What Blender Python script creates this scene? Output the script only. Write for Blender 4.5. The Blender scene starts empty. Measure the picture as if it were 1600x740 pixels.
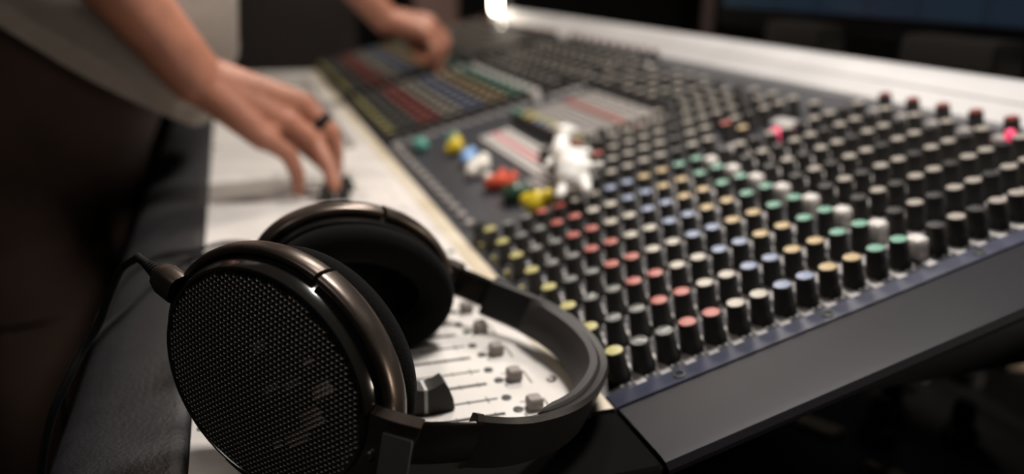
import bpy, bmesh, math, random
from mathutils import Vector, Matrix

random.seed(7)
U = 0.0008                                   # one drawing unit = 0.8 mm
V3 = Vector
SC = bpy.context.scene
COL = SC.collection
PI = math.pi

# ------------------------------------------------------------------ camera, world, lights, exposure
CAM = V3((461.4, -225.0, 270.4))
cd = bpy.data.cameras.new('camera')
cd.sensor_width = 36.0
cd.lens = 1276.9 / 1600 * 36
cd.clip_start = 0.01
cd.clip_end = 60
cam = bpy.data.objects.new('camera', cd)
COL.objects.link(cam)
r_ = V3((0.31625, 0.94858, 0.01317)); d_ = V3((0.29534, -0.08525, -0.95158)); f_ = V3((-0.90153, 0.30483, -0.30712))
mw = Matrix((r_, -d_, -f_)).transposed().to_4x4()
mw.translation = CAM * U
cam.matrix_world = mw
cd.dof.use_dof = True
cd.dof.focus_distance = 0.355
cd.dof.aperture_fstop = 3.5
cd.dof.aperture_blades = 0
SC.camera = cam

world = bpy.data.worlds.new('room_ambient')
SC.world = world
world.use_nodes = True
world.node_tree.nodes['Background'].inputs[0].default_value = (1.0, 0.85, 0.75, 1)
world.node_tree.nodes['Background'].inputs[1].default_value = 0.004

def area(name, loc, target, size, power, col, sy=None):
    l = bpy.data.lights.new(name, 'AREA')
    l.energy = power; l.size = size * U; l.color = col
    if sy:
        l.shape = 'RECTANGLE'; l.size_y = sy * U
    o = bpy.data.objects.new(name, l); COL.objects.link(o)
    o.location = V3(loc) * U
    o.rotation_euler = (V3(target) - V3(loc)).to_track_quat('-Z', 'Y').to_euler()
    return o
area('ceiling_lamp_light', (-240, 270, 1080), (-240, 40, 0), 220, 10.0, (1.0, 0.94, 0.885))
area('front_fill_light', (700, -900, 1300), (0, -250, 0), 420, 2.0, (1.0, 0.92, 0.86))  # added front fill, brightens the grille and camera-side faces
area('far_ceiling_lamp_light', (-1400, 500, 1250), (-1300, 100, 0), 300, 9.0, (1.0, 0.90, 0.80))
area('side_fill_light', (900, 1700, 200), (-200, 600, -250), 200, 8.0, (1.0, 0.86, 0.7))  # added fill from out of view, brightens the gear under the console

SC.view_settings.view_transform = 'Standard'
SC.view_settings.look = 'None'
SC.view_settings.exposure = 0.0
SC.view_settings.gamma = 1.0
SC.view_settings.use_curve_mapping = False

# ------------------------------------------------------------------ materials
MATS = {}
def mat(name, col, rough=0.5, metal=0.0, spec=0.5, noise=0.0, nscale=40.0, bump=0.0, bscale=200.0, col2=None,
        emit=None, estr=0.0, coat=0.0, sss=0.0, sheen=0.0):
    if name in MATS: return MATS[name]
    m = bpy.data.materials.new(name); m.use_nodes = True
    nt = m.node_tree; N = nt.nodes; L = nt.links
    b = N['Principled BSDF']
    b.inputs['Base Color'].default_value = (*col, 1)
    b.inputs['Roughness'].default_value = rough
    b.inputs['Metallic'].default_value = metal
    b.inputs['Specular IOR Level'].default_value = spec
    b.inputs['Coat Weight'].default_value = coat
    b.inputs['Sheen Weight'].default_value = sheen
    if sss:
        b.inputs['Subsurface Weight'].default_value = sss
        b.inputs['Subsurface Radius'].default_value = (0.006, 0.002, 0.001)
    tc = N.new('ShaderNodeTexCoord')
    if noise or col2:
        nz = N.new('ShaderNodeTexNoise'); nz.inputs['Scale'].default_value = nscale; nz.inputs['Detail'].default_value = 5
        L.new(tc.outputs['Object'], nz.inputs['Vector'])
        mx = N.new('ShaderNodeMix'); mx.data_type = 'RGBA'
        c2 = col2 if col2 else tuple(c * (1 - noise) for c in col)
        mx.inputs[6].default_value = (*col, 1); mx.inputs[7].default_value = (*c2, 1)
        rp = N.new('ShaderNodeValToRGB'); rp.color_ramp.elements[0].position = 0.35; rp.color_ramp.elements[1].position = 0.68
        L.new(nz.outputs['Fac'], rp.inputs[0]); L.new(rp.outputs[0], mx.inputs[0])
        L.new(mx.outputs[2], b.inputs['Base Color'])
    if bump:
        nb = N.new('ShaderNodeTexNoise'); nb.inputs['Scale'].default_value = bscale; nb.inputs['Detail'].default_value = 4
        L.new(tc.outputs['Object'], nb.inputs['Vector'])
        bp = N.new('ShaderNodeBump'); bp.inputs['Strength'].default_value = bump; bp.inputs['Distance'].default_value = 0.001
        L.new(nb.outputs['Fac'], bp.inputs['Height']); L.new(bp.outputs[0], b.inputs['Normal'])
    if emit:
        b.inputs['Emission Color'].default_value = (*emit, 1); b.inputs['Emission Strength'].default_value = estr
    MATS[name] = m
    return m

M_white = mat('fader_panel_white', (0.74, 0.70, 0.66), 0.42, noise=0.22, nscale=14)
M_cream = mat('cream_border', (0.68, 0.61, 0.49), 0.45, col2=(0.56, 0.47, 0.33), nscale=22)
M_panel = mat('knob_panel_navy', (0.024, 0.025, 0.033), 0.45, noise=0.35, nscale=30)
M_mark = mat('printed_grey_marking', (0.56, 0.53, 0.515), 0.5, noise=0.45, nscale=120)
M_ink = mat('printed_ink', (0.06, 0.065, 0.06), 0.6)
M_trim = mat('end_trim_navy', (0.0135, 0.0125, 0.0175), 0.5, spec=0.2, noise=0.25, nscale=18, bump=0.08, bscale=150)
M_edge = mat('end_edge_blue', (0.050, 0.055, 0.090), 0.45, spec=0.3, noise=0.3, nscale=40)
M_alu = mat('meter_rail_pale', (0.49, 0.48, 0.48), 0.5, noise=0.12, nscale=9)
M_dark = mat('console_black', (0.008, 0.008, 0.009), 0.6)
M_leather = mat('armrest_leather', (0.016, 0.016, 0.018), 0.5, bump=0.5, bscale=420, noise=0.3, nscale=60)
M_knob = mat('knob_black_plastic', (0.028, 0.026, 0.024), 0.55, spec=0.35)
M_slot = mat('slot_black', (0.015, 0.016, 0.008), 0.7)
M_btn = mat('fader_button_taupe', (0.27, 0.235, 0.215), 0.5, noise=0.2, nscale=300)
M_whitebtn = mat('square_button_pale', (0.74, 0.70, 0.66), 0.5, noise=0.3, nscale=350)
M_steel = mat('screw_steel', (0.55, 0.52, 0.5), 0.25, metal=1.0)
CAPC = {
 'yellow': (0.473, 0.430, 0.163), 'grey': (0.129, 0.133, 0.127), 'red': (0.413, 0.099, 0.079), 'cream': (0.473, 0.430, 0.361),
 'blue': (0.232, 0.275, 0.396), 'orange': (0.490, 0.361, 0.189), 'green': (0.163, 0.353, 0.267), 'dark': (0.030, 0.028, 0.028),
 'stone': (0.344, 0.310, 0.267), 'deepred': (0.224, 0.034, 0.026)}
M_cap = {k: mat('cap_' + k, v, 0.42, noise=0.12, nscale=500) for k, v in CAPC.items()}
M_pointer = mat('cap_pointer_white', (0.55, 0.54, 0.51), 0.5)
M_bronze = mat('headphone_bronze', (0.105, 0.082, 0.068), 0.30, metal=0.75, noise=0.35, nscale=70, bump=0.03, bscale=700)
M_gloss = mat('headphone_gloss_black', (0.012, 0.011, 0.010), 0.14, coat=0.3)
M_grille = mat('grille_metal', (0.23, 0.205, 0.19), 0.33, metal=0.85)
M_void = mat('grille_backing', (0.004, 0.004, 0.004), 0.9)
M_silver = mat('reflection_silver', (0.40, 0.36, 0.33), 0.4, metal=0.4)
M_velour = mat('ear_pad_velour', (0.003, 0.003, 0.003), 0.95, spec=0.05, bump=0.5, bscale=900, sheen=0.03)
M_band = mat('headband_black', (0.012, 0.011, 0.0105), 0.42, bump=0.05, bscale=600)
M_bandpad = mat('headband_pad_grey', (0.021, 0.018, 0.018), 0.6, bump=0.15, bscale=900)
M_label = mat('yoke_label_grey', (0.085, 0.085, 0.078), 0.5)
M_rubber = mat('cable_rubber', (0.005, 0.005, 0.005), 0.75, spec=0.2)
M_skin = mat('skin', (0.41, 0.170, 0.105), 0.5, noise=0.22, nscale=45, sss=0.12, bump=0.12, bscale=300)
M_shirt = mat('shirt_linen', (0.27, 0.23, 0.195), 0.85, noise=0.12, nscale=60, bump=0.25, bscale=260)
M_trouser = mat('trousers_brown', (0.040, 0.018, 0.010), 0.85, noise=0.3, nscale=25, bump=0.3, bscale=300)
M_hair = mat('hair_brown', (0.03, 0.018, 0.012), 0.6)
M_shoe = mat('shoe_black', (0.01, 0.01, 0.01), 0.5)
M_wall = mat('dark_wall', (0.012, 0.011, 0.011), 0.9, noise=0.3, nscale=3)
M_floor = mat('dark_floor', (0.012, 0.011, 0.010), 0.7, noise=0.3, nscale=5)
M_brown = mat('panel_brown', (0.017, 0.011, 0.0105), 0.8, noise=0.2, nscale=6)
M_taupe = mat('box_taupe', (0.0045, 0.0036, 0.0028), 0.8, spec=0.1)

# ------------------------------------------------------------------ mesh builder (drawing units, world coordinates)
ORG = {}
def link(name, me, m, parent, org):
    o = bpy.data.objects.new(name, me); COL.objects.link(o)
    po = ORG[parent] if parent is not None else V3((0, 0, 0))
    o.location = (org - po) * U
    if parent is not None: o.parent = parent
    ORG[o] = org
    return o

class MB:
    def __init__(self): self.v = []; self.f = []; self.m = []
    def add(self, vs, fs, mi=0):
        n = len(self.v)
        self.v += [V3(p) for p in vs]
        self.f += [tuple(i + n for i in f) for f in fs]
        self.m += [mi] * len(fs)
        return self
    def loft(self, rings, closed=True, caps=True, mi=0, loop=False):
        k = len(rings[0]); vs = [p for r in rings for p in r]; fs = []
        R = len(rings)
        for a in range(R if loop else R - 1):
            b = (a + 1) % R
            for i in range(k if closed else k - 1):
                j = (i + 1) % k
                fs.append((a * k + i, a * k + j, b * k + j, b * k + i))
        if caps and closed and not loop:
            fs.append(tuple(range(k - 1, -1, -1))); fs.append(tuple((R - 1) * k + i for i in range(k)))
        return self.add(vs, fs, mi)
    def box(self, c, h, R=None, mi=0, bev=0.0):
        c = V3(c); vs = []
        if bev:
            def rect(z, s):
                x, y = h[0] - s, h[1] - s; q = bev
                return [(x, -y + q, z), (x, y - q, z), (x - q, y, z), (-x + q, y, z), (-x, y - q, z), (-x, -y + q, z), (-x + q, -y, z), (x - q, -y, z)]
            rings = [rect(-h[2], bev * .7), rect(-h[2] + bev, 0), rect(h[2] - bev, 0), rect(h[2], bev * .7)]
            rings = [[c + (R @ V3(p) if R else V3(p)) for p in r] for r in rings]
            return self.loft(rings, mi=mi)
        for z in (-1, 1):
            for y in (-1, 1):
                for x in (-1, 1):
                    p = V3((x * h[0], y * h[1], z * h[2])); vs.append(c + (R @ p if R else p))
        return self.add(vs, [(0, 2, 3, 1), (4, 5, 7, 6), (0, 1, 5, 4), (2, 6, 7, 3), (0, 4, 6, 2), (1, 3, 7, 5)], mi)
    def tube(self, pts, rad, n=12, caps=True, mi=0):
        pts = [V3(p) for p in pts]
        if not isinstance(rad, (list, tuple)): rad = [rad] * len(pts)
        t0 = (pts[1] - pts[0]).normalized()
        a = t0.orthogonal().normalized(); rings = []
        for i, p in enumerate(pts):
            t = (pts[min(i + 1, len(pts) - 1)] - pts[max(i - 1, 0)]).normalized()
            a = (a - t * a.dot(t)).normalized(); b = t.cross(a)
            rings.append([p + (a * math.cos(2 * PI * k / n) + b * math.sin(2 * PI * k / n)) * rad[i] for k in range(n)])
        return self.loft(rings, caps=caps, mi=mi)
    def lathe(self, prof, n=16, c=(0, 0, 0), R=None, mi=0, caps=True):
        c = V3(c); rings = []
        for r, z in prof:
            ring = [V3((r * math.cos(2 * PI * k / n), r * math.sin(2 * PI * k / n), z)) for k in range(n)]
            rings.append([c + (R @ p if R else p) for p in ring])
        return self.loft(rings, caps=caps, mi=mi)
    def ball(self, c, r, n=12, R=None, mi=0):
        r = (r, r, r) if not isinstance(r, (tuple, list)) else r
        c = V3(c); rings = []
        m = max(5, n // 2 + 1)
        for i in range(m + 1):
            a = PI * (i + .001) / (m + .002) if 0 < i < m else (0.02 if i == 0 else PI - 0.02)
            ring = [V3((r[0] * math.sin(a) * math.cos(2 * PI * k / n), r[1] * math.sin(a) * math.sin(2 * PI * k / n), -r[2] * math.cos(a))) for k in range(n)]
            rings.append([c + (R @ p if R else p) for p in ring])
        return self.loft(rings, mi=mi)
    def capsule(self, p, q, r0, r1, n=16):
        p, q = V3(p), V3(q); d = q - p; L = d.length
        if L < 1e-4: return self.ball(p, r0, n)
        t = d / L; pts = []; rad = []
        for k in range(7):
            a = PI / 2 * (1 - k / 6); pts.append(p - t * r0 * math.sin(a)); rad.append(max(r0 * math.cos(a), r0 * .03))
        for k in range(7):
            a = PI / 2 * k / 6; pts.append(q + t * r1 * math.sin(a)); rad.append(max(r1 * math.cos(a), r1 * .03))
        a_ = t.orthogonal().normalized(); b_ = t.cross(a_)
        return self.loft([[c + (a_ * math.cos(2 * PI * k / n) + b_ * math.sin(2 * PI * k / n)) * r for k in range(n)] for c, r in zip(pts, rad)])
    def mesh(self, name, mats, org=V3((0, 0, 0)), smooth=True, sharp=38):
        me = bpy.data.meshes.new(name)
        me.from_pydata([(p - org) * U for p in self.v], [], self.f)
        for m in (mats if isinstance(mats, list) else [mats]): me.materials.append(m)
        me.polygons.foreach_set('material_index', self.m)
        bm = bmesh.new(); bm.from_mesh(me)
        bmesh.ops.recalc_face_normals(bm, faces=bm.faces)
        bm.to_mesh(me); bm.free()
        if smooth:
            me.polygons.foreach_set('use_smooth', [True] * len(me.polygons))
            me.set_sharp_from_angle(angle=math.radians(sharp))
        me.update()
        return me
    def build(self, name, mats, parent=None, org=None, smooth=True, sharp=38):
        if org is None:
            n = len(self.v); org = V3((sum(p.x for p in self.v) / n, sum(p.y for p in self.v) / n, min(p.z for p in self.v)))
        org = V3(org)
        return link(name, self.mesh(name, mats, org, smooth, sharp), None, parent, org)

def thing(name, label, cat, base, group=None):
    o = bpy.data.objects.new(name, None); COL.objects.link(o)
    o.location = V3(base) * U; ORG[o] = V3(base); o.empty_display_size = 0.02
    o['label'] = label; o['category'] = cat
    if group: o['group'] = group
    return o
def tag(o, label, cat, group=None):
    o['label'] = label; o['category'] = cat
    if group: o['group'] = group
    return o
def struct(o): o['kind'] = 'structure'; return o
def stuff(o): o['kind'] = 'stuff'; return o
def put(name, me, parent, loc, rot=None):           # a piece that shares its mesh
    o = link(name, me, None, parent, V3(loc))
    if rot: o.rotation_euler = rot
    return o
def spline(P, n):
    P = [V3(p) for p in P]; out = []
    for i in range(len(P) - 1):
        p0, p1, p2, p3 = P[max(i - 1, 0)], P[i], P[i + 1], P[min(i + 2, len(P) - 1)]
        for k in range(n):
            t = k / n
            out.append(.5 * ((2 * p1) + (p2 - p0) * t + (2 * p0 - 5 * p1 + 4 * p2 - p3) * t * t + (3 * p1 - p0 - 3 * p2 + p3) * t ** 3))
    out.append(P[-1]); return out
def remeshed(mb, name, m, parent, voxel, org, smooth=4, fac=.5):
    me = mb.mesh(name + '_raw', m, org)
    o = bpy.data.objects.new(name + '_raw', me); COL.objects.link(o)
    md = o.modifiers.new('r', 'REMESH'); md.mode = 'VOXEL'; md.voxel_size = voxel * U; md.use_smooth_shade = True
    if smooth:
        sm = o.modifiers.new('s', 'SMOOTH'); sm.iterations = smooth; sm.factor = fac
    dg = bpy.context.evaluated_depsgraph_get()
    me2 = bpy.data.meshes.new_from_object(o.evaluated_get(dg)); me2.name = name
    bpy.data.objects.remove(o); bpy.data.meshes.remove(me)
    if not me2.materials: me2.materials.append(m)
    me2.polygons.foreach_set('use_smooth', [True] * len(me2.polygons))
    return link(name, me2, None, parent, V3(org))

# ------------------------------------------------------------------ room
FZ = -1125
def slab(name, c, h, m): return struct(MB().box(c, h).build(name, m, smooth=False))
slab('floor', (-900, 0, FZ - 20), (3400, 2600, 20), M_floor)
slab('ceiling', (-900, 0, 2020), (3400, 2600, 20), M_wall)
slab('wall_far', (-4020, 0, 440), (20, 2600, 1600), M_wall)
slab('wall_near', (2220, 0, 440), (20, 2600, 1600), M_wall)
slab('wall_back', (-900, 2320, 440), (3400, 20, 1600), M_wall)
slab('wall_front', (-900, -2320, 440), (3400, 20, 1600), M_wall)

# ------------------------------------------------------------------ mixing console
TILT = 0.25182
ct, st = math.cos(TILT), math.sin(TILT)
def pp(x, s, h=0.0): return V3((x, s * ct - h * st, s * st + h * ct))
RX = Matrix.Rotation(TILT, 3, 'X')
XN, XF = 24, -1945              # near and far end of the working surface
XT = 100                        # outer edge of the wide end trim
con = thing('mixing_console', 'long analogue mixing console with white fader strip and rows of coloured knobs', 'mixing console', (-900, 130, FZ))

def extr(name, prof, x0, x1, m, sharp=38):      # profile in (y,z) swept along x
    rings = [[V3((x, y, z)) for y, z in prof] for x in (x0, x1)]
    return MB().loft(rings).build(name, m, con, sharp=sharp)
# armrest: padded roll along the front
arm = []
for y, z in [(-270, -45), (-270, -3), (-273, 0), (-280, 1.5), (-300, 2.5), (-320, 2), (-335, -1), (-345, -8), (-351, -18), (-353, -32), (-350, -46), (-342, -56), (-300, -60)]: arm.append((y, z))
rings = []
for k in range(60):
    x = XT + (XF - XT) * k / 59
    rings.append([V3((x, y, z + (0.5 * math.sin(k * 1.7 + y * .05) if z > -20 else 0))) for y, z in arm])
MB().loft(rings).build('armrest', M_leather, con, sharp=60)
extr('fader_panel', [(-269, -30), (-269, 0), (-26, 0), (-26, -30)], XN + 14, XF, M_white)
extr('border_strip', [(-26, -30), (-26, .4), (-24, 1.0), (-9, 1.0), (-8, .2), (-8, -30)], XN + 10, XF, M_cream)
extr('knob_panel', [(-8, -30), (-8, 0), (-4, 0.6), (0, 0)] + [(pp(0, 514).y, pp(0, 514).z), (pp(0, 514).y, -30)], XN - 6, XF, M_panel)
e = [(pp(0, s, h).y, pp(0, s, h).z) for s, h in ((-6, -22), (-6, 1.2), (-4, 2.0), (520, 2.0), (520, -22))]
extr('edge_strip', e, XN - 6, XN + 9, M_edge)
PR = ((XN + 9, -2), (XN + 10, 0.8), (XN + 14, 1.2), (XT - 8, 1.2), (XT - 3, 0), (XT, -4), (XT - 1, -8), (XN + 9, -8))
MB().loft([[pp(x, -5, dz) for x, dz in PR], [pp(x, 520, dz) for x, dz in PR]]).build('end_trim', M_trim, con)
MB().box(((XT + XN + 9) / 2, -138, -16), ((XT - XN - 9) / 2, 132, 14.5), bev=3).build('end_cheek', mat('cheek_shadow_black', (.004, .004, .004), .9, spec=.05), con)  # near-black colour stands in for the headband's shadow on this end
# meter rail along the back
mr = [(496, 118), (498, 134), (503, 138), (517, 151), (518, 153.5), (520, 155), (533, 168), (538, 170), (552, 171), (560, 168), (560, 80), (496, 80)]
extr('meter_rail', mr, XT - 20, XF, M_alu, sharp=25)
# body under the working surface
MB().loft([[V3((x, -262, -30)), V3((x, 0, -31)), V3((x, 498, 94)), V3((x, 498, 78)), V3((x, 0, -46)), V3((x, -262, -60))] for x in (XN, XF + 4)]).build('console_body', M_dark, con, smooth=False)
extr('panel_seam', [(-268, -4), (-268, .35), (-27, .35), (-27, -4)], -1262, -1270, M_btn)
for x in (-700, -1800):
    for y in (-120, 430):
        MB().box((x, y, (FZ - 62 + max(0, y * .25)) / 2), (28, 28, (-62 + max(0, y * .25) - FZ) / 2), bev=4).build('leg', M_dark, con)

# ---- knob prototypes (origin at base, axis z)
KB = MB().lathe([(8.6, 0), (8.6, 5.2), (7.7, 6.4), (6.9, 21.0), (6.5, 22.0)], 16).mesh('knob', M_knob)
CAPM = {}
for k in CAPC:
    c = MB().lathe([(6.35, 21.9), (6.2, 22.7), (3.5, 23.0), (0.3, 23.1)], 14)
    if k == 'grey':
        c = MB().lathe([(6.35, 21.9), (6.2, 22.7), (5.0, 22.8), (4.8, 22.2), (0.3, 22.2)], 14)
        c.box((0.6, 1.8, 22.4), (0.9, 3.6, 0.5), mi=1)
    CAPM[k] = c.mesh('knob_cap', [M_cap[k], M_pointer])
KBF = ([(8.6, 0), (7.6, 7), (6.6, 22)], 8)

DX = 41.75
ROWS = [(12, 'yellow'), (31.3, 'grey'), (51, 'grey'), (69.7, 'red'), (89, 'red'), (109, 'cream'), (128.3, 'cream'), (148.1, 'blue'), (167.5, 'blue'),
        (187.5, 'orange'), (208.7, 'orange'), (230, 'green'), (251, 'green'), (285.3, 'dark'), (305.3, 'stone'), (324.7, 'dark'), (345, 'stone'),
        (364.5, 'stone'), (383, 'dark'), (401.8, 'stone'), (421.5, 'stone'), (441, 'dark'), (461, 'stone'), (497, 'deepred')]
near_x = [-DX * i for i in range(8)]
farA = [-850 - DX * i for i in range(10)]
farB = [-1332 - DX * i for i in range(15)]
KN = []                                             # every knob: (x, s, colour)
for x in near_x + farA + farB:
    for s, c in ROWS: KN.append((x, s, c))
for i in range(5):                                  # centre section
    for j in range(15):
        x, s = -338 - 40 * i, 150 + 20.5 * j
        if s > 300 and i == 0 and s < 420: continue
        KN.append((x, s, 'dark' if (i * 3 + j * 2) % 5 == 0 else 'stone'))
for i in range(8):
    for j in range(5): KN.append((-545 - 38 * i, 352 + 21 * j, 'stone' if (i + j) % 4 else 'dark'))
for i, c in enumerate(['cream', 'cream', 'cream', 'blue', 'blue', 'orange', 'yellow', 'green', 'green']): KN.append((-520 - 27 * i, 193, c))
for i, c in enumerate(['red', 'red', 'red', 'red', 'red', 'red']): KN.append((-345 - 33 * i, 172 if i % 2 else 187, c))
KN.append((-370, 337, 'red')); KN.append((-337, 338, 'orange')); KN.append((-318, 6, 'dark'))
def dist(x, s, h=20): return (pp(x, s, h) - CAM).length
# drop doubles that would stand in one another
KK = []
for k in sorted(KN, key=lambda k: dist(k[0], k[1])):
    if all(abs(k[0] - q[0]) > 15 or abs(k[1] - q[1]) > 15 for q in KK): KK.append(k)
for x, s, c in KK[:300]:
    o = put('knob', KB, con, pp(x, s), (TILT, 0, 0))
    cp = bpy.data.objects.new('knob_cap', CAPM[c]); COL.objects.link(cp); cp.parent = o; ORG[cp] = ORG[o]
    cp.rotation_euler = (0, 0, random.uniform(-.9, .9))
fb = MB(); fc = {k: MB() for k in CAPC}
for x, s, c in KK[300:]:
    fb.lathe(KBF[0], 8, pp(x, s), RX)
    fc[c].lathe([(6.4, 22), (6.0, 23)], 8, pp(x, s), RX)
stuff(fb.build('knob_rows', M_knob, con, smooth=False))
for k, b in fc.items():
    if b.v: stuff(b.build('knob_cap_rows', M_cap[k], con, smooth=False))

# ---- buttons on the knob panel
BT = []                                             # (x, s, half x, half s, height, material)
for x in near_x + farA: BT.append((x - 1, 268.5, 6.6, 5.6, 17, 'pale'))
for x in near_x: BT.append((x - 7, -0.5 + 1.5, 3.2, 2.4, 7, 'yellow')); BT.append((x + 3, 480, 6, 5, 9, 'mid'))
x = -345
while x > -835: BT.append((x, 10, 6.5, 4.5, 5, 'mid')); x -= 34
for j in range(5):
    for i in range(17): BT.append((-466 - 14.5 * i, 124 + 10 * j, 4.6, 3.4, 6, 'pink' if j == 2 else 'pale'))
for j in range(4):
    for i in range(5): BT.append((-384 - 14 * i, 106 + 10.5 * j, 4.8, 3.6, 7, 'mid'))
for j in range(6):
    for i in range(17): BT.append((-520 - 15 * i, 221 + 10.5 * j, 4.8, 3.4, 7, 'yellow' if j == 0 else 'mid'))
for j in range(5):
    for i in range(17): BT.append((-518 - 15 * i, 289 + 11 * j, 4.8, 3.4, 7, 'rose' if j == 0 else 'mid'))
BM = {'pale': M_whitebtn, 'mid': mat('button_grey', (0.36, 0.33, 0.31), 0.5), 'yellow': M_cap['yellow'], 'rose': mat('button_rose', (0.50, 0.20, 0.17), 0.5),
      'pink': mat('button_pink_lit', (0.8, 0.40, 0.40), 0.4, emit=(1.0, 0.28, 0.30), estr=0.10)}
BME = {}
BT.sort(key=lambda b: dist(b[0], b[1]))
clear = [b for b in BT if all(abs(b[0] - k[0]) > b[2] + 8 or abs(b[1] - k[1]) > b[3] + 8 or b[5] in ('yellow', 'pale') for k in KK)]
for b in clear[:295]:
    key = b[2:]
    if key not in BME: BME[key] = MB().box((0, 0, b[4] / 2), (b[2], b[3], b[4] / 2), bev=0.9).mesh('push_button', BM[b[5]])
    put('push_button', BME[key], con, pp(b[0], b[1]), (TILT, 0, 0))
fbt = {}
for b in clear[295:]: fbt.setdefault(b[5], MB()).box(pp(b[0], b[1], b[4] / 2), (b[2], b[3], b[4] / 2), RX)
for k, q in fbt.items(): stuff(q.build('push_button_rows', BM[k], con, smooth=False))
put('grey_key', MB().box((0, 0, 4), (24, 8, 4), bev=2).mesh('grey_key', BM['mid']), con, pp(-312, 316), (TILT, 0, 0))
lit = mat('indicator_pink', (0.8, 0.1, 0.2), 0.4, emit=(1.0, 0.05, 0.16), estr=0.7)
o = put('indicator_or_glint', MB().box((0, 0, 6), (13, 8, 6), bev=2).mesh('indicator_or_glint', lit), con, pp(-316, 372), (TILT, 0, 0)); o['label'] = 'glowing pink button'
put('indicator_or_glint', MB().lathe([(5, 0), (5, 14), (3, 17), (.3, 18)], 12).mesh('indicator_or_glint', lit), con, pp(-112, 481), (TILT, 0, 0))

# ---- printed marks: pale bars between knobs, tick dots round them, ink on the fader strip
bars = MB()
for x in near_x + farA + farB:
    for a, b in zip(ROWS[:-1], ROWS[1:]):
        s = (a[0] + b[0]) / 2
        bars.box(pp(x, s, .1), (16, 4.0 if x > -500 or s < 270 else 6.5, .12), RX)
        bars.box(pp(x + 20.6, s, .1), (3.0, 6.5, .12), RX)
stuff(bars.build('panel_marking', M_mark, con, smooth=False))
dots = MB()
for x in near_x:
    for s, c in ROWS:
        for k in range(9):
            a = 2 * PI * k / 9 + .3
            dots.box(pp(x + 11.5 * math.cos(a), s + 11.0 * math.sin(a) * .78, .25), (.9, .9, .1), RX)
stuff(dots.build('tick_dots', M_mark, con, smooth=False))
ink = MB()
FX = [18 - DX * i for i in range(-0, 9)]
slot_me = MB().box((0, 0, -1), (1.5, 56, 1.25)).mesh('fader_slot', M_slot, smooth=False)
thin_me = MB().box((0, 0, -1), (0.8, 56, 1.25)).mesh('fader_slot', M_slot, smooth=False)
btn_me = MB().box((0, 0, 4.2), (5.2, 5.0, 4.2), bev=1.3).mesh('fader_button', M_btn)
led_me = MB().lathe([(3.4, -.5), (3.4, .7), (2.4, 1.1), (2.2, .4), (.2, .4)], 14).mesh('ring_socket', M_ink)
far_slots = [-470, -532, -573, -637, -679] + farA + farB[:10]
for x in FX + far_slots:
    put('fader_slot', slot_me, con, (x, -134, 0)); put('fader_slot', thin_me, con, (x - 20, -133, 0))
    if not -700 < x < -400:
        put('fader_button', btn_me, con, (x - 1, -57.7, 0))
        put('ring_socket', led_me, con, (x - 2, -68.5, 0)); put('ring_socket', led_me, con, (x - 19, -71, 0))
    for k in range(0 if -700 < x < -400 else 8):
        ink.box((x - 20, -84 - 13 * k, .12), (4.2 if k % 3 == 0 else 2.6, .45, .1)); ink.box((x, -84 - 13 * k, .12), (3.2, .4, .1))
    ink.box((x - 2, -47.5, .12), (9.5, .7, .1))
    ink.box((x + 6, -66, .12), (2.2, .5, .1)); ink.box((x - 11, -62, .12), (.5, 2.2, .1))
stuff(ink.build('scale_marking', mat('scale_ink_green', (0.16, 0.165, 0.14), .6), con, smooth=False))
scr = MB().lathe([(3.6, -1), (3.6, 1.2), (3.0, 2.0), (.2, 2.2)], 14); scr.box((0, 0, 2.1), (2.6, .5, .25), mi=1)
scr_me = scr.mesh('screw', [M_steel, M_ink])
for p in ((-16, -33, 0), (-20, -262, 0), (-300, -33, 0), (-300, -262, 0), (-900, -262, 0)): put('screw', scr_me, con, p)
hole = MB().lathe([(4.2, -1), (4.2, 1.0), (3.2, 1.3), (2.6, 0), (.2, 0)], 14).mesh('screw', M_ink)
for s in (45, 165, 300, 420): put('screw', hole, con, pp(XN + 2, s, 2), (TILT, 0, 0))
# fader caps
def fader_cap(x, y):
    prof = [(-19, 1), (-18, 9), (-15, 17), (-12, 21.5), (-6, 18.5), (0, 17), (6, 18.5), (12, 21.5), (15, 17), (18, 9), (19, 1)]
    b = MB().loft([[V3((x + sx, y + py, pz)) for py, pz in prof] for sx in (-7, 7)])
    b.box((x, y, -2), (.6, 5, 4))
    o = b.build('fader_cap', M_knob, con, sharp=50)
    MB().loft([[V3((x + sx, y + a, c)) for a, c in ((-1, 16.6), (1, 16.6), (1, 18.0), (-1, 18.0))] for sx in (-7.3, 7.3)]).box((x + 7.2, y, 9.5), (.35, 1, 8.4)).build('cap_line', M_pointer, o, smooth=False)
    return o
fader_cap(-2, -127)
fader_cap(-532, -121)
fader_cap(-573, -110)

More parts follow.
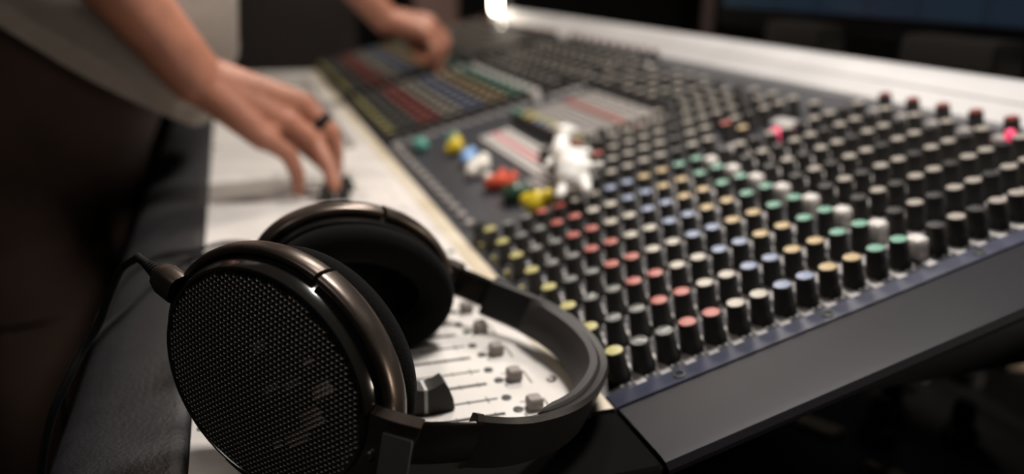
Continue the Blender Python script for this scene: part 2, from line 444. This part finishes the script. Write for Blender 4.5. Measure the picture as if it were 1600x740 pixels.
# ------------------------------------------------------------------ headphones
hp = thing('headphones', 'open-back over-ear headphones with bronze rims and perforated grilles lying on the fader strip', 'headphones', (0, -170, 0))
def cupframe(psi, tau, phi):
    psi, tau, phi = map(math.radians, (psi, tau, phi))
    n = V3((math.cos(psi) * math.cos(tau), -math.sin(psi) * math.cos(tau), math.sin(tau)))
    v = V3((math.sin(psi), math.cos(psi), 0)); w = n.cross(v)
    if w.z < 0: w = -w
    return n, v * math.cos(phi) - w * math.sin(phi), w * math.cos(phi) + v * math.sin(phi)
class Cup:
    def __init__(s, C, ang, a, b, flip=1):
        s.C = V3(C); s.n, s.v, s.w = cupframe(*ang); s.n = s.n * flip; s.a = a; s.b = b
    def P(s, t, o, h): return s.C + s.v * ((s.a + o) * math.cos(t)) + s.w * ((s.b + o) * math.sin(t)) + s.n * h
    def ring(s, prof, t0=0, t1=2 * PI, n=72):
        full = abs(t1 - t0 - 2 * PI) < 1e-6
        ts = [t0 + (t1 - t0) * k / n for k in range(n if full else n + 1)]
        return MB().loft([[s.P(t, o, h) for o, h in prof] for t in ts], loop=full)
    def disc(s, o, h, n=48, dome=0):
        b = MB(); rings = [[s.P(2 * PI * k / n, o - (s.b + o) * q * (s.a if False else 1), h + dome * (1 - (1 - q) ** 2)) for k in range(n)] for q in (0, .25, .5, .75, .97)]
        return b.loft(rings, caps=True)
def rounded(o0, o1, h0, h1, k=14, pw=2.6):
    out = []
    for i in range(k):
        a = 2 * PI * i / k; c, s_ = math.cos(a), math.sin(a)
        out.append(((o0 + o1) / 2 + (o1 - o0) / 2 * math.copysign(abs(c) ** (2 / pw), c), (h0 + h1) / 2 + (h1 - h0) / 2 * math.copysign(abs(s_) ** (2 / pw), s_)))
    return out
NOTCH = math.radians(92)
def make_cup(cup, near):
    root = hp
    # honeycomb grille with real holes
    pitch = 2.9; hr = pitch * .41; b = MB(); a_, b_ = cup.a, cup.b
    def dome(x, y): return 4.5 * (1 - (x / a_) ** 2 - (y / b_) ** 2)
    def W(x, y, dz=0): return cup.C + cup.v * x + cup.w * y + cup.n * (dome(x, y) + dz)
    row = 0; y = -b_
    while y < b_:
        x = -a_ + (pitch / 2 if row % 2 else 0)
        while x < a_:
            if (x / (a_ - 1)) ** 2 + (y / (b_ - 1)) ** 2 < 1:
                R6 = pitch / math.sqrt(3); vs = []; fs = []
                for k in range(12):
                    an = PI / 6 * k + PI / 6
                    ro = R6 if k % 2 == 0 else R6 * math.cos(PI / 6)
                    ca, sa = math.cos(an), math.sin(an)
                    vs.append(W(x + ro * ca, y + ro * sa))
                    for hr, dz in ((.455, -.10), (.425, -.45), (.415, -1.2)): vs.append(W(x + pitch * hr * ca, y + pitch * hr * sa, dz))
                for k in range(12):
                    j = (k + 1) % 12
                    for q in range(3): fs.append((4 * k + q, 4 * j + q, 4 * j + q + 1, 4 * k + q + 1))
                b.add(vs, fs)
            x += pitch
        y += pitch * math.sqrt(3) / 2; row += 1
    return b
near = Cup((63.6, -225.7, 69.6), (42.68, 6.34, 28.37), 64.2, 53.4)
far = Cup((-122.8, -155.4, 59.6), (-7.05, -10.1, 23.6), 65.0, 44.5, flip=-1)
# the far cup frame: n points away from the near cup
def build_cup(c, is_near):
    shell = c.ring([(-.3, -.6), (.8, .5), (2.2, .2), (4.6, -4), (6.0, -11), (6.4, -20), (4.5, -28), (-4, -31), (-14, -31), (-6, -12), (-1, -3)]).build('ear_cup', M_gloss, hp)
    g = make_cup(c, is_near).build('grille', M_grille, shell, sharp=75)
    c.disc(-.5, -5.5).build('driver_baffle', M_void, shell)
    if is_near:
        sv = MB()  # pale plates imitating light reflected through the grille
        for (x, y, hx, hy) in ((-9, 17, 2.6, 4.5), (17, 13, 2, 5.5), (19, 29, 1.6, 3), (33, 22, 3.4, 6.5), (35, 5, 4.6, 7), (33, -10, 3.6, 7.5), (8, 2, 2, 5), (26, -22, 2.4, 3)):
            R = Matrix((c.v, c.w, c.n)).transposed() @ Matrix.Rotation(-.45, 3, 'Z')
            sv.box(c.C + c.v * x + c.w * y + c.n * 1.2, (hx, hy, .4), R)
        sv.build('grille_reflection', M_silver, shell)
    # frame ring (the half away from the band) and yoke fork (the half on the band side)
    prof = rounded(6.0, 12.5, -23, -8)
    c.ring(prof, NOTCH + .02, 2 * PI - NOTCH - .02, 56).build('frame_ring', M_bronze, hp, sharp=50)
    yk = c.ring(rounded(5.8, 13.2, -23.5, -7.2), -NOTCH + .02, NOTCH - .02, 56).build('yoke', M_bronze, hp, sharp=50)
    # ear pad
    pad = MB(); k = 60
    pr = []
    for i in range(16):
        a = 2 * PI * i / 16
        pr.append((-7 + 13 * math.copysign(abs(math.cos(a)) ** .8, math.cos(a)), -39 + 10.5 * math.copysign(abs(math.sin(a)) ** .8, math.sin(a))))
    c.ring(pr).build('ear_pad', M_velour, hp, sharp=80)
    c.disc(-14, -30).build('driver_cloth', M_velour, shell)
    return yk
yk_n = build_cup(near, True)
yk_f = build_cup(far, False)

# headband: strips hung from a top-edge path; Wb is the (tilted) height direction of the band
Wb = V3((0.10, 0.36, 0.93)).normalized()
def strip(path, top, bot, t_in, t_out, name, m, parent=hp, taper=0, bulge=0.0, sharp=40):
    rings = []; n = len(path)
    for i, p in enumerate(path):
        t = (path[min(i + 1, n - 1)] - path[max(i - 1, 0)]).normalized()
        side = t.cross(Wb).normalized()              # points to the outside of the arc
        q = 1.0
        if taper:
            u = i / (n - 1); q = min(1, (min(u, 1 - u) / taper)) ** .5 if min(u, 1 - u) < taper else 1
            q = max(q, .04)
        ti, to = t_in, t_out
        mid = (top + bot) / 2; hh = (top - bot) / 2
        ring = []
        for d, z in ((to, .85), (to * .6 + ti * .4, 1.0), (ti, .85), (ti + (ti - to) * bulge * .6, .45), (ti + (ti - to) * bulge, 0), (ti + (ti - to) * bulge * .6, -.45), (ti, -.85), (to * .6 + ti * .4, -1.0), (to, -.85), (to, 0)):
            dd = d if d == to else to + (d - to) * q
            ring.append(p + side * dd + Wb * (mid + hh * z * (q if taper and taper > .2 else 1)))
        rings.append(ring)
    return MB().loft(rings).build(name, m, parent, sharp=sharp)
TOP = [(105, -121, 54), (101, -99, 46.5), (92, -79, 40), (78, -54, 35), (57, -31, 32), (27, -11, 31), (-9, -3, 32), (-50, -8, 35), (-85, -24, 38), (-112, -44, 42)]
tp = spline(TOP, 7)
SGN = 1
band = strip(tp, 0, -33, -4.5, 1.5, 'headband', M_band)
strip(tp[14:-8], -1.2, -31.5, -11.5, -4.3, 'headband_pad', M_bandpad, taper=.12, bulge=.35)
for i, j in ((0, 2), (-1, -3)):
    pth = [tp[i] + (tp[i] - tp[j]).normalized() * .6, tp[i], tp[i] + (tp[j] - tp[i]).normalized() * 3]
    strip(pth, .8, -33.8, -5.6, 2.4, 'band_end_trim', M_bronze)
nb = spline([(101, -176, 69), (111, -166, 68), (119, -152, 65.5)], 6)
strip(nb, 0, -50, -6, 3.5, 'yoke_block', M_bronze)
strip(spline([(115, -156, 62.5), (112, -138, 57), (105.5, -118, 50.5)], 5), 0, -26, -3, 1, 'slider_arm', M_gloss)
fa = spline([(-113, -45, 40), (-126, -56, 43), (-142, -70, 46)], 5)
strip(fa, 0, -25, -3, 1, 'slider_arm', M_gloss)
strip(spline([(-136, -63, 47), (-146, -71, 49), (-158, -86, 51)], 5), 1, -42, -6, 3.5, 'yoke_block', M_bronze)
# grey plate and screw on the outside of the near yoke block
bt = (nb[10] - nb[4]).normalized(); bs = bt.cross(Wb).normalized(); bw = bs.cross(bt).normalized()
if bw.z < 0: bw = -bw
RB = Matrix((bt, bw, bs)).transposed()
pc = nb[7] + bs * 3.8 - Wb * 27
MB().box(pc + bt * 9, (8, 16, .8), RB, bev=.7).build('size_plate', M_label, hp)
MB().lathe([(2.2, 0), (2.2, 1), (1.4, 1.4), (.2, 1.0)], 12, pc - bt * 4 + bw * 2, RB).build('screw', M_steel, hp)

# plug and cables
def cable(pts, r, name, parent=hp, n=10): return MB().tube(spline(pts, 8), r, n).build(name, M_rubber, parent, sharp=80)
def plug(c, t, d, L=17):
    p = c.P(t, 10, -6); d = V3(d).normalized(); s = d.cross(V3((0, 0, 1))).normalized(); u = s.cross(d)
    R = Matrix((d, s, u)).transposed()
    b = MB().loft([[p + d * q + s * (w * math.cos(2 * PI * k / 16)) * (abs(math.cos(2 * PI * k / 16)) + .001) ** -.35 + u * (h * math.sin(2 * PI * k / 16)) * (abs(math.sin(2 * PI * k / 16)) + .001) ** -.35 for k in range(16)]
                   for q, w, h in ((-3, 7, 8.5), (L * .55, 7, 8.5), (L * .9, 5.6, 6.6), (L, 4.4, 5))])
    o = b.build('cable_plug', M_bronze, hp, sharp=50)
    b = MB()
    for k in range(5): b.tube([p + d * (L + 2.0 * k), p + d * (L + 2.0 * k + 1.25)], [4.4 - .4 * k, 4.2 - .4 * k], 10)
    b.tube([p + d * L, p + d * (L + 10.5)], [3.2, 2.2], 10)
    b.build('strain_relief', M_rubber, o)
    return p + d * (L + 9.5)
d1 = -near.v + V3((0, 0, -.08))
e1 = plug(near, math.radians(177), d1, 14)
CABLE1 = [tuple(e1), tuple(e1 + d1 * 6)] + [(-28.0, -287.5, 111.3), (-40.0, -298.0, 101.5), (-45.0, -306.9, 84.4), (-45.0, -315.1, 66.7), (-40.0, -324.9, 53.4), (-30.0, -332.7, 40.5), (-22, -345, 16), (-18, -356, -30), (-20, -366, -120), (-30, -380, -400), (-40, -440, -800), (-60, -460, -1100)]
cable(CABLE1, 2.4, 'cable')
d2 = V3((0.25, -0.95, -0.20))
e2 = plug(far, math.radians(196), d2, 12)
cable([(-262, -226, 40), (-300, -248, 30), (-340, -276, 12), (-354, -297, 7), (-349, -317, 5.2), (-313, -336, 2), (-265, -347, -6), (-240, -358, -40), (-235, -372, -200), (-200, -430, -700), (-160, -460, -1100)], 2.3, 'cable')
CABLE2 = [tuple(e2), tuple(e2 + V3(d2) * 10)] + [(-262, -240, 36), (-294, -262, 22), (-311, -283, 12), (-275, -309, 6), (-227, -325, 5), (-179, -342, 4), (-152, -355, -6), (-142, -364, -40), (-150, -380, -200), (-130, -430, -700), (-110, -460, -1100)]
cable(CABLE2, 2.4, 'cable')
# ------------------------------------------------------------------ toy figures among the knobs of the centre section
def toy(name, label, balls, m, x, s, extra=None, group='small coloured toys on the console'):
    b = MB()
    for dx, ds, dh, r in balls: b.ball(pp(x + dx, s + ds, dh), r, 14)
    o = remeshed(b, name, m, None, 1.5, pp(x, s, 0), 3)
    tag(o, label, 'toy', group)
    if extra:
        for dx, ds, dh, r, mm in extra: MB().ball(pp(x + dx, s + ds, dh), r, 12).build('white_dot', mm, o)
    return o
TM = {'teal': (0.10, 0.36, 0.30), 'yellow': (0.62, 0.46, 0.02), 'blue': (0.22, 0.40, 0.72), 'white': (0.78, 0.74, 0.66), 'red': (0.66, 0.085, 0.035), 'green': (0.015, 0.06, 0.03)}
tm = lambda k: mat('toy_' + k, TM[k], .35, noise=.1, nscale=200)
toy('toy_figure', 'teal toy figure standing alone at the far end of the toy row', [(0, 0, 9, 11), (9, 2, 9, 9), (-9, -3, 10, 9)], tm('teal'), -753, 40)
toy('toy_figure', 'small teal toy figure half hidden behind the first yellow one', [(0, 0, 9, 10), (5, 4, 15, 7)], tm('teal'), -722, 82)
toy('toy_figure', 'yellow toy figure between the teal and the blue toy', [(0, 0, 10, 12), (12, 1, 10, 10), (-8, 6, 16, 8), (3, -9, 8, 8)], tm('yellow'), -682, 77)
toy('toy_figure', 'light blue toy figure in front of the yellow one', [(0, 0, 9, 12), (12, -3, 9, 9), (-6, 7, 12, 9)], tm('blue'), -606, 75)
toy('toy_figure', 'white toy figure with two lobes next to the light blue one', [(0, 0, 11, 13), (-3, 13, 17, 9), (6, -8, 9, 10), (10, 8, 12, 9)], tm('white'), -546, 70)
toy('toy_figure', 'red toy figure with bumps and one white dot', [(0, 0, 9, 11), (14, 8, 9, 10), (-12, -9, 9, 10), (-3, 6, 18, 6.5), (14, 14, 16, 6.5)], tm('red'), -462, 76,
    extra=[(-12, -12, 17, 6, tm('white'))])
toy('toy_figure', 'dark green toy figure between the red and the big yellow toy', [(0, 0, 10, 13), (8, 9, 10, 10), (-9, -6, 9, 10), (0, 3, 18, 7)], tm('green'), -404, 76)
toy('toy_figure', 'big yellow crescent-topped toy figure beside the white toy animal', [(0, 0, 11, 14), (9, 11, 17, 9), (-9, -9, 14, 9), (2, -4, 10, 12)], tm('yellow'), -349, 84)
wa = MB()
def T(x, s, h): return pp(x, s, h + 4)
wa.capsule(T(-425, 146, 31), T(-360, 136, 35), 11, 16); wa.capsule(T(-360, 136, 35), T(-318, 122, 37), 17, 21)
wa.capsule(T(-352, 128, 34), T(-312, 116, 34), 14, 18); wa.capsule(T(-425, 148, 33), T(-444, 160, 40), 10, 9); wa.ball(T(-446, 166, 44), 10.5); wa.capsule(T(-446, 166, 44), T(-452, 180, 41), 7, 5)
wa.capsule(T(-312, 110, 33), T(-296, 93, 27), 8, 5.5); wa.capsule(T(-306, 126, 34), T(-282, 118, 28), 8, 5.5)
wa.capsule(T(-412, 138, 29), T(-404, 122, 26), 7, 5); wa.capsule(T(-404, 154, 30), T(-394, 170, 28), 7, 5)
wa.capsule(T(-312, 130, 42), T(-290, 142, 46), 5, 3.5); wa.ball(T(-441, 159, 53), 4); wa.ball(T(-452, 160, 52), 4)
tag(remeshed(wa, 'toy_animal', mat('toy_animal_white', (0.88, 0.85, 0.80), .4, noise=.06, nscale=80), None, 1.8, pp(-360, 136, 0), 4), 'white plastic toy animal lying across the knobs', 'toy')
tag(put('eraser', MB().box((0, 0, 5.5), (30, 10, 5.5), bev=2.5).mesh('eraser', mat('eraser_grey', (0.40, 0.38, 0.37), .6, noise=.15, nscale=200)), None, pp(-326, 399, 0), (TILT, 0, .25)), 'pale grey block lying beside the glowing pink button', 'eraser')

# ------------------------------------------------------------------ person
per = thing('person', 'person in pale shirt and dark brown trousers reaching over the console with both hands', 'person', (-790, -500, FZ))
B = MB(); cp = B.capsule
# right arm
RS, RE, RW = (-572, -370, 665), (-475, -436, 411), (-556, -268, 152)
cp(RS, RE, 58, 48, 24); cp(RE, (-496, -392, 343), 46, 46, 24); cp((-496, -392, 343), (-541, -299, 200), 46, 35, 24); cp((-541, -299, 200), RW, 35, 32, 24)
# right hand: palm
for q, r0, r1 in (((-585, -150, 112), 29, 16.5), ((-565, -173, 95), 28, 16), ((-543, -200, 80), 28, 15.5), ((-606, -152, 108), 28, 16)): cp(RW, q, r0, r1, 20)
cp((-570, -215, 125), (-585, -150, 112), 21, 14); cp((-560, -225, 118), (-563, -172, 95), 21, 13.5); cp((-552, -230, 112), (-541, -200, 81), 20, 13.5)
cp((-606, -152, 108), (-541, -200, 81), 12.5, 12.5)
for pts, rs in (
    (((-585, -148, 113), (-577, -117, 77), (-580, -112, 48), (-583, -116, 20)), (14.6, 12.4, 10.6, 8.8)),
    (((-563, -171, 97), (-562, -138, 68), (-542, -125, 40), (-527, -121, 20)), (14.4, 12.2, 10.4, 8.6)),
    (((-540, -199, 81), (-541, -172, 60), (-543, -163, 34), (-549, -163, 11)), (13.4, 11.0, 9.4, 7.8)),
    (((-607, -150, 109), (-612, -115, 73), (-612, -107, 46), (-606, -108, 19)), (13.5, 11, 9.4, 7.8)),
    (((-576, -242, 128), (-612, -200, 92), (-622, -150, 55), (-616, -122, 24)), (20, 15, 11.5, 8.5))):
    for i in range(3): cp(pts[i], pts[i + 1], rs[i], rs[i + 1], 16)
# left arm
LS, LE, LW = (-1035, -285, 590), (-1332, -140, 432), (-1322, 90, 172)
cp(LS, LE, 58, 48, 24); cp(LE, (-1332, -60, 342), 47, 44, 24); cp((-1332, -60, 342), (-1325, 50, 215), 44, 33, 24); cp((-1325, 50, 215), LW, 33, 31, 24)
LM = [(-1338, 178, 170), (-1312, 180, 168), (-1286, 174, 160), (-1266, 162, 148)]
for q in LM: cp(LW, q, 26, 16, 20)
cp((-1325, 120, 172), LM[1], 24, 15); cp((-1310, 115, 166), LM[3], 23, 15); cp(LM[0], LM[3], 14, 14)
for pts, rs in (
    ((LM[0], (-1322, 214, 138), (-1296, 206, 108), (-1284, 194, 84)), (13.8, 11.5, 10, 8.5)),
    ((LM[1], (-1300, 214, 130), (-1284, 202, 98), (-1278, 188, 72)), (14, 11.5, 10, 8.5)),
    ((LM[2], (-1270, 198, 118), (-1272, 174, 96), (-1284, 152, 94)), (13.5, 11, 9.5, 8)),
    ((LM[3], (-1248, 180, 110), (-1256, 156, 92), (-1270, 138, 98)), (12.5, 10, 8.6, 7.5)),
    (((-1338, 110, 160), (-1338, 150, 122), (-1306, 172, 96), (-1288, 184, 76)), (19, 15, 11.5, 9))):
    for i in range(3): cp(pts[i], pts[i + 1], rs[i], rs[i + 1], 16)
# trunk inside the clothes, neck and head
cp((-790, -470, 20), (-790, -410, 330), 105, 110, 24); cp((-790, -410, 330), (-790, -340, 550), 110, 112, 24)
cp((-790, -335, 580), RS, 75, 56, 20); cp((-790, -335, 580), LS, 75, 56, 20)
cp((-790, -310, 615), (-790, -275, 735), 66, 60, 24)
B.ball((-790, -247, 835), (88, 108, 122), 28); cp((-790, -200, 775), (-790, -187, 760), 52, 44, 20)
cp((-790, -147, 847), (-790, -125, 817), 11, 17, 14); cp((-812, -141, 775), (-768, -141, 775), 11, 11, 12)
for sx in (-1, 1): B.ball((-790 + sx * 88, -243, 830), (14, 26, 36), 14)
body = remeshed(B, 'body', M_skin, per, 2.6, V3((-790, -430, 0)), 6)
for sx in (-1, 1):
    e = MB().ball((-790 + sx * 36, -151, 843), 13, 14).build('eye', mat('eye_white', (.7, .68, .65), .2), per)
    MB().ball((-790 + sx * 36, -140, 842), 5, 10).build('iris', M_hair, e)
hb = MB(); hb.ball((-790, -265, 860), (100, 112, 118), 28)
hair = remeshed(hb, 'hair', M_hair, per, 7, V3((-790, -265, 855)), 2)
# ring on the right middle finger
fd = (V3((-577, -117, 77)) - V3((-585, -148, 113))).normalized()
fr = fd.to_track_quat('Z', 'Y').to_matrix()
rg = MB().loft([[V3((-579.8, -128, 89)) + fr @ V3((r * math.cos(2 * PI * k / 24), r * math.sin(2 * PI * k / 24), z)) for r, z in ((13.4, -6), (15.6, -4.5), (15.9, 0), (15.6, 4.5), (13.4, 6), (12.2, 0))] for k in range(24)], loop=True)
o = rg.build('ring', mat('ring_black', (.008, .008, .009), .25), per); o['label'] = 'black finger ring'
# shirt
def wav(x, y, z, a=6.0): return a * (math.sin(x * .021 + z * .013) + math.sin(y * .027 - z * .019 + 1.3) * .8 + math.sin((x + y) * .043 + z * .031) * .4)
def body_ring(cx, cy, hx, hy, zf, n=64, pw=2.5, wa_=7):
    out = []
    for k in range(n):
        a = 2 * PI * k / n; c, s = math.cos(a), math.sin(a)
        x = cx + hx * math.copysign(abs(c) ** (2 / pw), c); y = cy + hy * math.copysign(abs(s) ** (2 / pw), s)
        z = zf(x, y); w = wav(x, y, z, wa_) / max(hx, 1)
        out.append(V3((cx + (x - cx) * (1 + w), cy + (y - cy) * (1 + w), z)))
    return out
hem = lambda x, y: 66 + max(0, (y + 262) * -.72)
SH = []
SH.append(body_ring(-790, -432, 222, 166, lambda x, y: hem(x, y) + 3))
SH.append(body_ring(-790, -432, 228, 171, hem))
for q in (.15, .35, .6, .85, 1):
    SH.append(body_ring(-790, -432 + 32 * min(1, q * 2.6), 229 - 4 * q, 172 + 27 * min(1, q * 2.6) - 8 * q, lambda x, y, q=q: hem(x, y) * (1 - q) + (330) * q))
for z, cy, hx, hy in ((400, -388, 224, 182), (480, -366, 230, 156), (545, -344, 240, 140), (600, -332, 232, 122), (640, -322, 170, 104), (664, -316, 110, 84), (680, -312, 86, 76), (688, -310, 80, 72)):
    SH.append(body_ring(-790, cy, hx, hy, lambda x, y, z=z: z))
shirt = MB().loft(SH, caps=False)
for S, E in ((RS, RE), (LS, LE)):
    S_, E_ = V3(S), V3(E); pts = [S_ + (V3((-790, -335, 580)) - S_) * .25] + [S_ + (E_ - S_) * q for q in (0, .2, .4, .6, .72, .74)]
    shirt.tube(pts, [74, 82, 78, 74, 72, 70, 62], 28, caps=False)
so = shirt.build('shirt', M_shirt, per, sharp=80)
md = so.modifiers.new('cloth_thickness', 'SOLIDIFY'); md.thickness = 2.5 * U; md.offset = -1
# trousers: hips then two legs
tr = MB()
tr.loft([body_ring(-790, cy, hx, hy, lambda x, y, z=z: z, wa_=3) for z, cy, hx, hy in ((300, -428, 196, 138), (200, -440, 206, 146), (100, -462, 212, 146), (20, -492, 214, 140), (-60, -510, 216, 142), (-140, -515, 214, 136))])
for sx in (-1, 1):
    rings = []
    for z, cx, cy, hx, hy in ((-60, 104, -510, 108, 132), (-200, 106, -512, 104, 118), (-420, 104, -505, 86, 96), (-600, 102, -500, 76, 84), (-850, 102, -512, 66, 76), (-1060, 102, -515, 60, 72), (-1085, 102, -515, 60, 74)):
        rings.append(body_ring(-790 + sx * cx, cy, hx, hy, lambda x, y, z=z: z, 40, 2.1, 3))
    tr.loft(rings)
tr.build('trousers', M_trouser, per, sharp=70)
for sx in (-1, 1):
    sh = MB(); rings = []
    for y, w, h in ((-600, 30, 60), (-585, 44, 80), (-520, 46, 90), (-450, 50, 66), (-380, 54, 44), (-330, 42, 36), (-312, 20, 24)):
        rings.append([V3((-790 + sx * 104 + w * math.cos(2 * PI * k / 18), y, FZ + h / 2 + .5 + h / 2 * math.sin(2 * PI * k / 18))) for k in range(18)])
    sh.loft(rings).build('shoe', M_shoe, per, sharp=60)

# ------------------------------------------------------------------ things behind the console
mon = thing('monitor', 'large screen with dim blue tracks behind the meter rail', 'monitor', (-560, 760, 40))
MB().box((-400, 745, 560), (650, 22, 385), bev=6).build('casing', M_dark, mon)
scm = bpy.data.materials.new('screen_blue'); scm.use_nodes = True
nt = scm.node_tree; N = nt.nodes; L = nt.links; b = N['Principled BSDF']
b.inputs['Base Color'].default_value = (.005, .008, .012, 1); b.inputs['Roughness'].default_value = .3
tc = N.new('ShaderNodeTexCoord'); mp = N.new('ShaderNodeMapping'); mp.inputs['Rotation'].default_value = (PI / 2, 0, 0)
br = N.new('ShaderNodeTexBrick'); br.inputs['Scale'].default_value = 1.0
br.offset = .37; br.squash = 2.6; br.squash_frequency = 3; br.inputs['Brick Width'].default_value = 0.09; br.inputs['Row Height'].default_value = 0.042; br.inputs['Mortar Size'].default_value = 0.003
br.inputs['Color1'].default_value = (.0035, .014, .032, 1); br.inputs['Color2'].default_value = (.006, .022, .040, 1); br.inputs['Mortar'].default_value = (.002, .007, .014, 1)
L.new(tc.outputs['Object'], mp.inputs[0]); L.new(mp.outputs[0], br.inputs['Vector']); L.new(br.outputs[0], b.inputs['Emission Color']); b.inputs['Emission Strength'].default_value = 0.5
MB().box((-400, 722, 564), (626, 1.5, 352)).build('screen', scm, mon, smooth=False)
MB().box((-400, 775, 118), (60, 14, 72), bev=4).build('stand_neck', M_dark, mon)
MB().box((-400, 790, 46), (190, 90, 6), bev=3).build('stand_foot', M_dark, mon)
desk = thing('desk', 'dark desk behind the mixing console carrying the screen', 'desk', (-600, 850, FZ))
MB().box((-600, 850, 25), (900, 240, 15), bev=4).build('desk_top', M_dark, desk)
for x in (-1440, 240):
    MB().box((x, 850, (10 + FZ) / 2), (24, 200, (10 - FZ) / 2)).build('leg', M_dark, desk)
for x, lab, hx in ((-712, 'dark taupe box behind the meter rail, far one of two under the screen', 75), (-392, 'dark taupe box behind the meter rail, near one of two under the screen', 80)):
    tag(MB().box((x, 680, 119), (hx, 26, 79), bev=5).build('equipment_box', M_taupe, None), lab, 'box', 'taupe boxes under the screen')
ml = thing('microphone_stand', 'dim reddish brown upright post left of the screen', 'stand', (-866, 590, FZ))
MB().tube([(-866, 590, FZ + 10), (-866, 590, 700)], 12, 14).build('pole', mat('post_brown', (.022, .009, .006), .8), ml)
MB().lathe([(110, FZ), (110, FZ + 12), (20, FZ + 20)], 28, (-866, 590, 0)).build('base', M_dark, ml)
# little lamp at the far end of the rail
lm = thing('console_lamp', 'small glowing tube lamp at the far end of the meter rail', 'lamp', (-1880, 528, 170))
MB().lathe([(22, 170), (22, 175), (6, 180)], 20, (-1880, 540, 1)).build('base', M_dark, lm)
MB().tube(spline([(-1880, 540, 176), (-1886, 556, 230), (-1888, 556, 300), (-1884, 530, 340), (-1880, 507, 330)], 6), 4, 10).build('gooseneck', M_dark, lm)
MB().lathe([(20, 262), (21, 300), (14, 326), (5, 332)], 18, (-1880, 507, 0)).build('lamp_shade', M_dark, lm)
bulb = MB().lathe([(1, 158), (7, 160), (11.5, 167), (13, 178), (13, 270), (8, 290)], 18, (-1880, 507, 0)).build('bulb', mat('bulb_glow', (1, .95, .85), .4, emit=(1.0, 0.90, 0.74), estr=22), lm)
MB().ball((-1649, 452, 137), 4, 12).build('indicator_or_glint', mat('glint_white', (1, .95, .9), .3, emit=(1, .88, .76), estr=5), con)  # emissive ball standing in for the lamp's reflected glint on the console
# brown panel and speaker behind the person at the far end
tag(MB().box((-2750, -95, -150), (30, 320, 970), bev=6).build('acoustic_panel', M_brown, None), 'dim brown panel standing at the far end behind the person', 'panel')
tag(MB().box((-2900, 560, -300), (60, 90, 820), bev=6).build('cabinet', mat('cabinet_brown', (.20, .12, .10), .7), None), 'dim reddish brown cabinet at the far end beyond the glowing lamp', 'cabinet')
# gear in the dark under the near end
ec = thing('equipment_case', 'black equipment case with metal fittings in the dark under the console end', 'case', (-250, 640, FZ))
MB().box((-250, 640, -690), (230, 400, 432), bev=8).build('casing', M_dark, ec)
M_fit = mat('fitting_metal', (.46, .39, .30), .4, metal=.5)
for x, y, hx, hy, a in ((-254, 417, 26, 13, .5), (-165, 420, 9, 5, .3), (-140, 432, 10, 8, .1), (-384, 804, 16, 9, .4), (-313, 804, 20, 14, 1.2), (-345, 650, 6, 5, 0), (-320, 640, 6, 5, .4), (-330, 560, 6, 5, .4)):
    MB().box((x, y, -254), (hx, hy, 4), Matrix.Rotation(a, 3, 'Z'), bev=1.5).build('metal_fitting', M_fit, ec)
for k, (x, y) in enumerate(((-215, 470), (-250, 520), (-300, 700), (-180, 560), (-340, 600))):
    MB().lathe([(20, -259), (20, -240), (13, -236), (13, -210), (9, -202)], 16, (x, y, 0)).build('connector', M_dark, ec)
